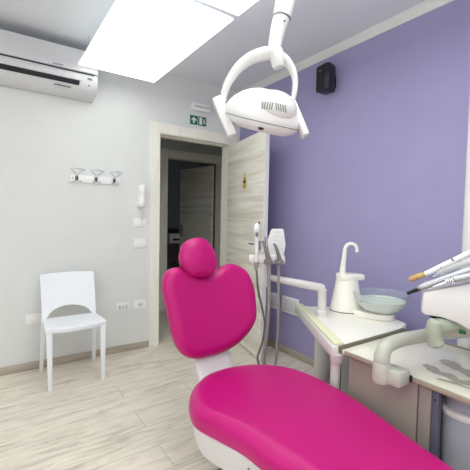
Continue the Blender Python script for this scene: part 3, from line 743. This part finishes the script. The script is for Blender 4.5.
b = MB(); b.tube([hp(.350, -.162), hp(.335, -.160), hp(.20, -.136), hp(.06, -.112), hp(.0, -.100)], [.018, .027, .025, .021, .019], 16, flat=.8, side=(0, 0, 1))
build('swing_arm', b, m_gloss, aa)
build('elbow', MB().lathe([(0, -.215), (.024, -.215), (.028, -.205), (.028, -.165), (0, -.165)], hp(.335, 0, 0)[:2]+(1.0,), 24), m_gloss, aa)
build('upright', MB().tube([hp(.004, -.16), hp(.004, .0)], [.02, .016], 16), m_gloss, aa)
hb = build('holder_panel', MB().prism([(.021, .195), (.094, .197), (.110, .100), (.093, -.005), (.010, .014), (-.004, .125)], .0, .05, bev=.008, mtx=mh(.012)), m_gloss, aa)
ik = MB()
for r_ in range(5):
    for c_ in range(3+(r_ > 0)):
        ik.box(.030+c_*.017, -.001, .172-r_*.026, .040+c_*.017, .0, .180-r_*.026, mtx=Matrix(((HA.x, HN.x, 0, Hm.x+HN.x*.0115), (HA.y, HN.y, 0, Hm.y+HN.y*.0115), (0, 0, 1, 1.0), (0, 0, 0, 1))))
build('key_marks', ik, m_icon, hb)
b = MB(); b.prism([(-.118, .040), (.100, .040), (.104, -.012), (-.10, -.016), (-.122, .005)], -.055, .012, bev=.01, mtx=mh(0))
build('holder_bar', b, m_gloss, aa)
# three instruments hanging in the holder with their hoses
i1 = thing('syringe', 'white three-way syringe with dark button in the leftmost holder slot', 'dental instrument', hp(-.07, .0, -.03), 0, 'instruments in the assistant holder')
build('body', MB().tube([hp(-.072, -.01, -.07), hp(-.072, .06, -.07), hp(-.074, .14, -.07), hp(-.075, .20, -.07), hp(-.068, .222, -.06)], [.011, .012, .013, .019, .013], 16, smooth=4), m_white, i1)
build('button', MB().ellip(hp(-.074, .165, -.088), .011, .006, .016), m_lines, i1)
build('tip', MB().tube([hp(-.066, .22, -.06), hp(-.058, .235, -.055)], .006, 10), m_blk2, i1)
build('hose', MB().tube([hp(-.072, -.01, -.07), hp(-.066, -.09, -.07), hp(-.055, -.18, -.06), hp(-.03, -.28, -.05), hp(-.012, -.38, -.05), hp(-.022, -.49, -.04), hp(-.05, -.60, -.03), hp(.0, -.70, .02), hp(.12, -.74, .02)], .0065, 10, smooth=5), m_hose2, i1)
build('collar', MB().tube([hp(-.072, -.05, -.07), hp(-.072, .0, -.07)], [.009, .014], 14), m_hose, i1)
for (a, zt, w_, lab, hos, g_) in ((-.002, .115, .017, 'grey suction handpiece in the middle holder slot', [(.0, -.02), (.004, -.10), (.008, -.24), (.0, -.43), (-.012, -.60), (.03, -.72), (.14, -.76)], m_hose),
                              (.062, .100, .015, 'narrow grey saliva ejector in the right holder slot', [(.06, -.02), (.062, -.12), (.066, -.36), (.062, -.55), (.058, -.68), (.10, -.78), (.18, -.80)], m_hose)):
    i2 = thing('suction_handpiece' if a < .01 else 'saliva_ejector', lab, 'dental instrument', hp(a, 0, -.07), 0, 'instruments in the assistant holder')
    build('body', MB().tube([hp(a+.004, .01, -.07), hp(a-.006, .05, -.07), hp(a-.022, .095, -.07), hp(a-.034, zt+.01, -.065)], [w_, w_*.75, w_*.55, w_*.35], 14, smooth=4), m_grey, i2)
    build('collar', MB().box(-.026, -.02, -.012, .026, .02, .014, .005, mtx=Matrix(((HA.x, HN.x, 0, hp(a+.002, 0, -.07)[0]), (HA.y, HN.y, 0, hp(a+.002, 0, -.07)[1]), (0, 0, 1, 1.0), (0, 0, 0, 1)))), m_grey, i2)
    build('hose', MB().tube([hp(q_[0], q_[1], -.07+.06*max(0, -q_[1]-.4)) for q_ in hos], .011 if a < .01 else .008, 12, smooth=5), g_, i2)

# ------------------------------------------------------------------ doctor's tray arm clamped to the worktop edge
ta = thing('tray_arm', 'thick grey-green tubular arm clamped to the front edge of the worktop', 'arm', (1.30, .86, .62))
pv = Vector((1.258, .801, 0))
build('pivot_base', MB().lathe([(.0, .630), (.031, .630), (.033, .636), (.033, .704), (.031, .708), (0, .708)], tuple(pv.xy)+(0,), 32), m_tan, ta)
build('clamp', MB().box(1.25, .722, .632, 1.330, .800, .690, .010), m_tan, ta)
build('clamp_block', MB().box(1.318, .716, .642, 1.332, .745, .668, .003) , m_blk2, ta)
b = MB(); b.tube([(1.258, .801, .709), (1.259, .801, .732), (1.270, .799, .757), (1.300, .794, .773), (1.37, .782, .782), (1.56, .745, .784), (1.74, .71, .772), (2.0, .66, .76)], [.030, .030, .028, .027, .027, .027, .028, .028], 20, smooth=5)
build('tube_arm', b, m_tan, ta)

TL = Vector((1.247, .648, 0)); ta_ = math.radians(62)
TA = Vector((math.cos(ta_), -math.sin(ta_), 0)); TN = Vector((math.sin(ta_), math.cos(ta_), 0))
def tp(a, z, n=0): v = TL+TA*a+TN*n; return (v.x, v.y, 1.0+z)
mt = lambda n0: Matrix(((TA.x, TN.x, 0, TL.x), (TA.y, TN.y, 0, TL.y), (0, 0, 1, 1.0), (0, 0, 0, 1))) @ Matrix(((1, 0, 0, 0), (0, 0, 1, n0), (0, 1, 0, 0), (0, 0, 0, 1)))
tr = thing('delivery_tray', 'white delivery head cut by the right edge of the picture, instruments lying on it', 'instrument tray', tp(.15, -.10, .1))
build('housing', MB().prism([(0, .012), (-.003, -.055), (.004, -.068), (.058, -.070), (.10, -.080), (.145, -.102), (.36, -.13), (.42, -.10), (.42, .13), (.38, .145), (.17, .07), (.08, .038)], .0, .26, bev=.008, mtx=mt(0)), m_gloss, tr)
kn = MB(); kn.tube([tp(.125, -.098, .06), tp(.095, -.098, .04), tp(.045, -.100, -.002)], [.024, .027, .026], 18, smooth=4)
kn.tube([tp(.045, -.078, -.004), tp(.042, -.090, -.006), tp(.038, -.115, -.012), tp(.040, -.140, -.014), tp(.046, -.160, -.014), tp(.048, -.170, -.014)], [.016, .026, .025, .024, .027, .016], 18, smooth=4)
build('positioning_handle', kn, m_knob, tr, label='grey-green curved grip')
build('handle_collar', MB().tube([tp(.060, -.066, .04), tp(.060, -.078, .04)], .036, 20), m_blk2, tr)
build('green_button', MB().box(-.010, -.006, -.012, .010, .006, .008, .003, mtx=mt(0) @ Matrix.Translation((.122, -.106, -.006))), m_gbtn, tr)
# link between tubular arm and the tray head
build('swivel_neck', MB().tube([(1.52, .752, .785), (1.50, .70, .825), tp(.20, -.11, .14)], [.03, .028, .03], 16, smooth=4), m_tan, ta)
def handpiece(name, label, pts, rad, m, tip, hose, n0=.03):
    t = thing(name, label, 'dental instrument', tp(pts[0][0], pts[0][1], n0), 0, 'instruments lying on the delivery head')
    build('body', MB().tube([tp(p[0], p[1], n0+(p[2] if len(p) > 2 else 0)) for p in pts], rad, 18, smooth=4), m, t)
    tip(t); return t
def tip1(t):
    b = MB(); b.tube([tp(-.046, .048, .03), tp(-.036, .052, .03), tp(-.018, .062, .03), tp(.004, .072, .03)], [.0075, .0105, .0110, .0095], 10)
    build('gold_head', b, m_gold, t)
    build('ring', MB().tube([tp(.084, .127, .03), tp(.089, .131, .03)], .0110, 16), m_lines, t)
    build('dimple', MB().ellip(tp(.052, .101, .0195), .0025, .0025, .0025, u=8, v=6), m_lines, t)
handpiece('handpiece', 'white handpiece with a golden tip, uppermost on the delivery head', [(.0, .070), (.03, .088), (.09, .127), (.16, .172), (.25, .215), (.34, .235)], [.0085, .010, .0105, .010, .009, .008], m_white, tip1, None)
def tip2(t):
    build('tip', MB().tube([tp(-.050, .000, .01), tp(-.010, .022, .01)], [.006, .0075], 12), m_blk2, t)
    b = MB()
    for k in range(5): b.tube([tp(.058+k*.007, .056+k*.0037, .01), tp(.061+k*.007, .0576+k*.0037, .01)], .0128, 16)
    build('grip_rings', b, m_lines, t)
handpiece('handpiece', 'steel handpiece with a black nose, lying under the white one', [(-.014, .020), (-.008, .026), (.03, .046), (.09, .078), (.16, .112), (.25, .15), (.34, .175)], [.008, .0115, .0120, .012, .011, .010, .009], m_metal, tip2, None, .01)
def tip3(t):
    b = MB()
    for k in range(4): b.tube([tp(.066+k*.006, .058+k*.0022, -.012), tp(.069+k*.006, .059+k*.0022, -.012)], .011, 14)
    build('grip_rings', b, m_chrome, t)
    build('nose', MB().tube([tp(.03, .036, -.012), tp(.066, .054, -.012)], [.003, .006], 10), m_chrome, t)
handpiece('handpiece', 'short grey handpiece in front, its ribbed nose near the tray edge', [(.088, .066), (.094, .069), (.15, .088), (.25, .118), (.34, .14)], [.008, .0125, .013, .012, .010], m_metal, tip3, None, -.012)
def tip4(t):
    build('nose', MB().tube([tp(.03, .062, .055), tp(.055, .078, .055)], [.004, .008], 10), m_chrome, t)
handpiece('handpiece', 'white handpiece lying between the golden one and the steel one', [(.05, .076), (.06, .082), (.12, .115), (.2, .15), (.34, .20)], [.007, .0095, .0105, .010, .009], m_white, tip4, None, .055)

# ------------------------------------------------------------------ operating lamp with post, arm, yoke and head
ol = thing('operating_lamp', 'white dental operating lamp with curved yoke and two side handles', 'operating lamp', (1.955, .80, 0))
LA = Vector((math.cos(math.radians(34.5)), -math.sin(math.radians(34.5)), 0)); LN = Vector((math.sin(math.radians(34.5)), math.cos(math.radians(34.5)), 0)); LO = Vector((.82, 1.03, 1.66))
def lp(a, z, n=0): v = LO+LA*a+LN*n; return (v.x, v.y, v.z+z)
build('post', MB().tube([(1.955, .80, 0), (1.955, .80, 2.36)], .03, 24), m_gloss, ol)
build('post_foot', MB().lathe([(0, 0), (.07, 0), (.07, .02), (.034, .035), (0, .035)], (1.955, .80, 0), 28), m_gloss, ol)
build('spring_arm', MB().tube([(1.955, .80, 2.36), (1.93, .81, 2.39), (1.3, .93, 2.33), tuple(lp(.26, .57)), tuple(lp(.14, .49)), tuple(lp(.092, .44))], [.03, .036, .034, .034, .040, .042], 20, smooth=4), m_gloss, ol)
build('neck', MB().tube([lp(.034, .185), lp(.038, .23), lp(.048, .28), lp(.058, .315)], [.023, .024, .027, .030], 22, smooth=4), m_gloss, ol)
build('swivel_sleeve', MB().tube([lp(.059, .318), lp(.066, .35), lp(.074, .405), lp(.086, .44)], [.032, .033, .036, .040], 22, smooth=4), m_gloss, ol)
build('neck_seam', MB().tube([lp(.0582, .3155), lp(.0588, .3185)], .0325, 22), m_lines, ol)
build('neck_screw', MB().ellip(lp(.066, .292, -.025), .003, .003, .004, u=8, v=6), m_slot, ol)
b = MB(); b.tube([lp(-.149, .005), lp(-.136, .066), lp(-.101, .127), lp(-.052, .170), lp(.012, .190), lp(.064, .176), lp(.098, .142), lp(.113, .097), lp(.110, .046), lp(.100, .012)], [.014, .018, .023, .027, .030, .024, .018, .014, .012, .012], 18, flat=.75, side=tuple(LN), smooth=5)
build('yoke', b, m_gloss, ol)
build('yoke_pivot', MB().lathe([(0, 0), (.018, 0), (.022, .006), (.026, .045), (.024, .06), (0, .06)], seg=24, mtx=frame_z(lp(.050, .134, -.022), (lp(.036, .19)[0]-lp(.050, .134)[0], lp(.036, .19)[1]-lp(.050, .134)[1], .065))), m_gloss, ol)
# head: asymmetric superellipsoid, tilted down to the right
tilt = Matrix.Rotation(math.radians(12), 4, LN) @ Matrix.Rotation(math.radians(17), 4, LA)
hc = Vector(lp(0, -.018))
basis = Matrix((LA, LN, Vector((0, 0, 1)))).transposed().to_4x4()
mh_ = Matrix.Translation(hc) @ tilt @ basis
b = MB(); bm = b.bm; rows = []
for (f, z) in ((0.0, .080), (.22, .078), (.42, .070), (.62, .055), (.80, .033), (.92, .010), (.985, -.012), (1.0, -.022), (.985, -.030)):
    rows.append([(f*.145*math.cos(t), f*(.115)*math.sin(t), z) for t in [2*PI*k/40 for k in range(40)]])
prev = None; top = bm.verts.new(rows[0][0])
for r_ in rows[1:]:
    ring = [bm.verts.new(p) for p in r_]
    if prev is None:
        for k in range(40): bm.faces.new((top, ring[k], ring[(k+1) % 40]))
    else:
        for k in range(40): bm.faces.new((prev[k], ring[k], ring[(k+1) % 40], prev[(k+1) % 40]))
    prev = ring
bm.faces.new(prev)
bmesh.ops.recalc_face_normals(bm, faces=bm.faces[:]); bmesh.ops.transform(bm, matrix=mh_, verts=bm.verts)
hd_ = build('head_cover', b, m_gloss, ol)
b = MB(); bm = b.bm; prev = None
for (f, z) in ((.975, -.029), (.97, -.036), (.86, -.052), (.66, -.064), (.60, -.060)):
    ring = [bm.verts.new((f*.145*math.cos(t), f*.115*math.sin(t), z)) for t in [2*PI*k/40 for k in range(40)]]
    if prev is not None:
        for k in range(40): bm.faces.new((prev[k], ring[k], ring[(k+1) % 40], prev[(k+1) % 40]))
    else: bm.faces.new(ring)
    prev = ring
bm.faces.new(prev); bmesh.ops.recalc_face_normals(bm, faces=bm.faces[:]); bmesh.ops.transform(bm, matrix=mh_, verts=bm.verts)
build('head_base', b, m_white, ol)
b = MB(); b.ellip((0, 0, 0), .082, .082, .060, u=32, v=20); bmesh.ops.transform(b.bm, matrix=mh_ @ Matrix.Translation((.034, -.030, .022)), verts=b.bm.verts)
cowl = build('cowl', b, m_gloss, ol)
build('seam', MB().tube([mh_ @ Vector((.1425*math.cos(2*PI*k/48), .1128*math.sin(2*PI*k/48), -.0300)) for k in range(49)], .0016, 6), m_lines, ol)
from mathutils.bvhtree import BVHTree
im = inv_of(ol)
trees = [BVHTree.FromPolygons([v.co for v in o.data.vertices], [list(p.vertices) for p in o.data.polygons]) for o in (cowl, hd_)]
def on_head(a, z):
    best = None; o0 = im @ (Vector(lp(a, z))-LN*.6)
    for t_ in trees:
        h_ = t_.ray_cast(o0, LN)
        if h_[0] is not None and (best is None or h_[3] < best[1]): best = (im.inverted() @ h_[0], h_[3])
    return best[0] if best else None
for k in range(10):
    a_ = -.012+k*.0078+(.010 if k > 4 else 0); z_ = -.014-.0012*k
    pts_ = [on_head(a_+.004*(1-j/2)*(1 if k < 5 else -1), z_-.011*j) for j in range(3)]
    if all(p is not None for p in pts_): build('vent', MB().tube(pts_, .0020, 8), m_lines, ol)
build('sensor', MB().ellip((0, 0, 0), .011, .006, .0065, mtx=(mh_.to_3x3().to_4x4()), u=16, v=10), m_slot, ol)
sn = C.objects['sensor']; sn.data.transform(Matrix.Translation(inv_of(ol) @ (mh_ @ Vector((.004, -.098, -.050))) - inv_of(ol) @ Vector((0, 0, 0))))
build('lens', MB().lathe([(0, -.0645), (.06, -.0645), (.06, -.058), (0, -.058)], seg=32, mtx=mh_), m_chrome, ol)
for (a0, z0, a1, z1, hw) in ((-.166, .018, -.112, -.106, .0165), (.104, .008, .147, -.100, .012)):
    p0, p1 = Vector(lp(a0, z0, -.01)), Vector(lp(a1, z1, -.03))
    z = (p1-p0); L_ = z.length
    hb_ = MB().box(-hw, -.020, -.008, hw, .020, L_+.008, .005, 2, mtx=frame_z(p0, z, LA))
    build('side_handle', hb_, m_gloss, ol)
    build('handle_pin', MB().tube([p0+z*.12, Vector(lp(-.13 if a0 < 0 else .12, -.0, 0))], .009, 12), m_gloss, ol)
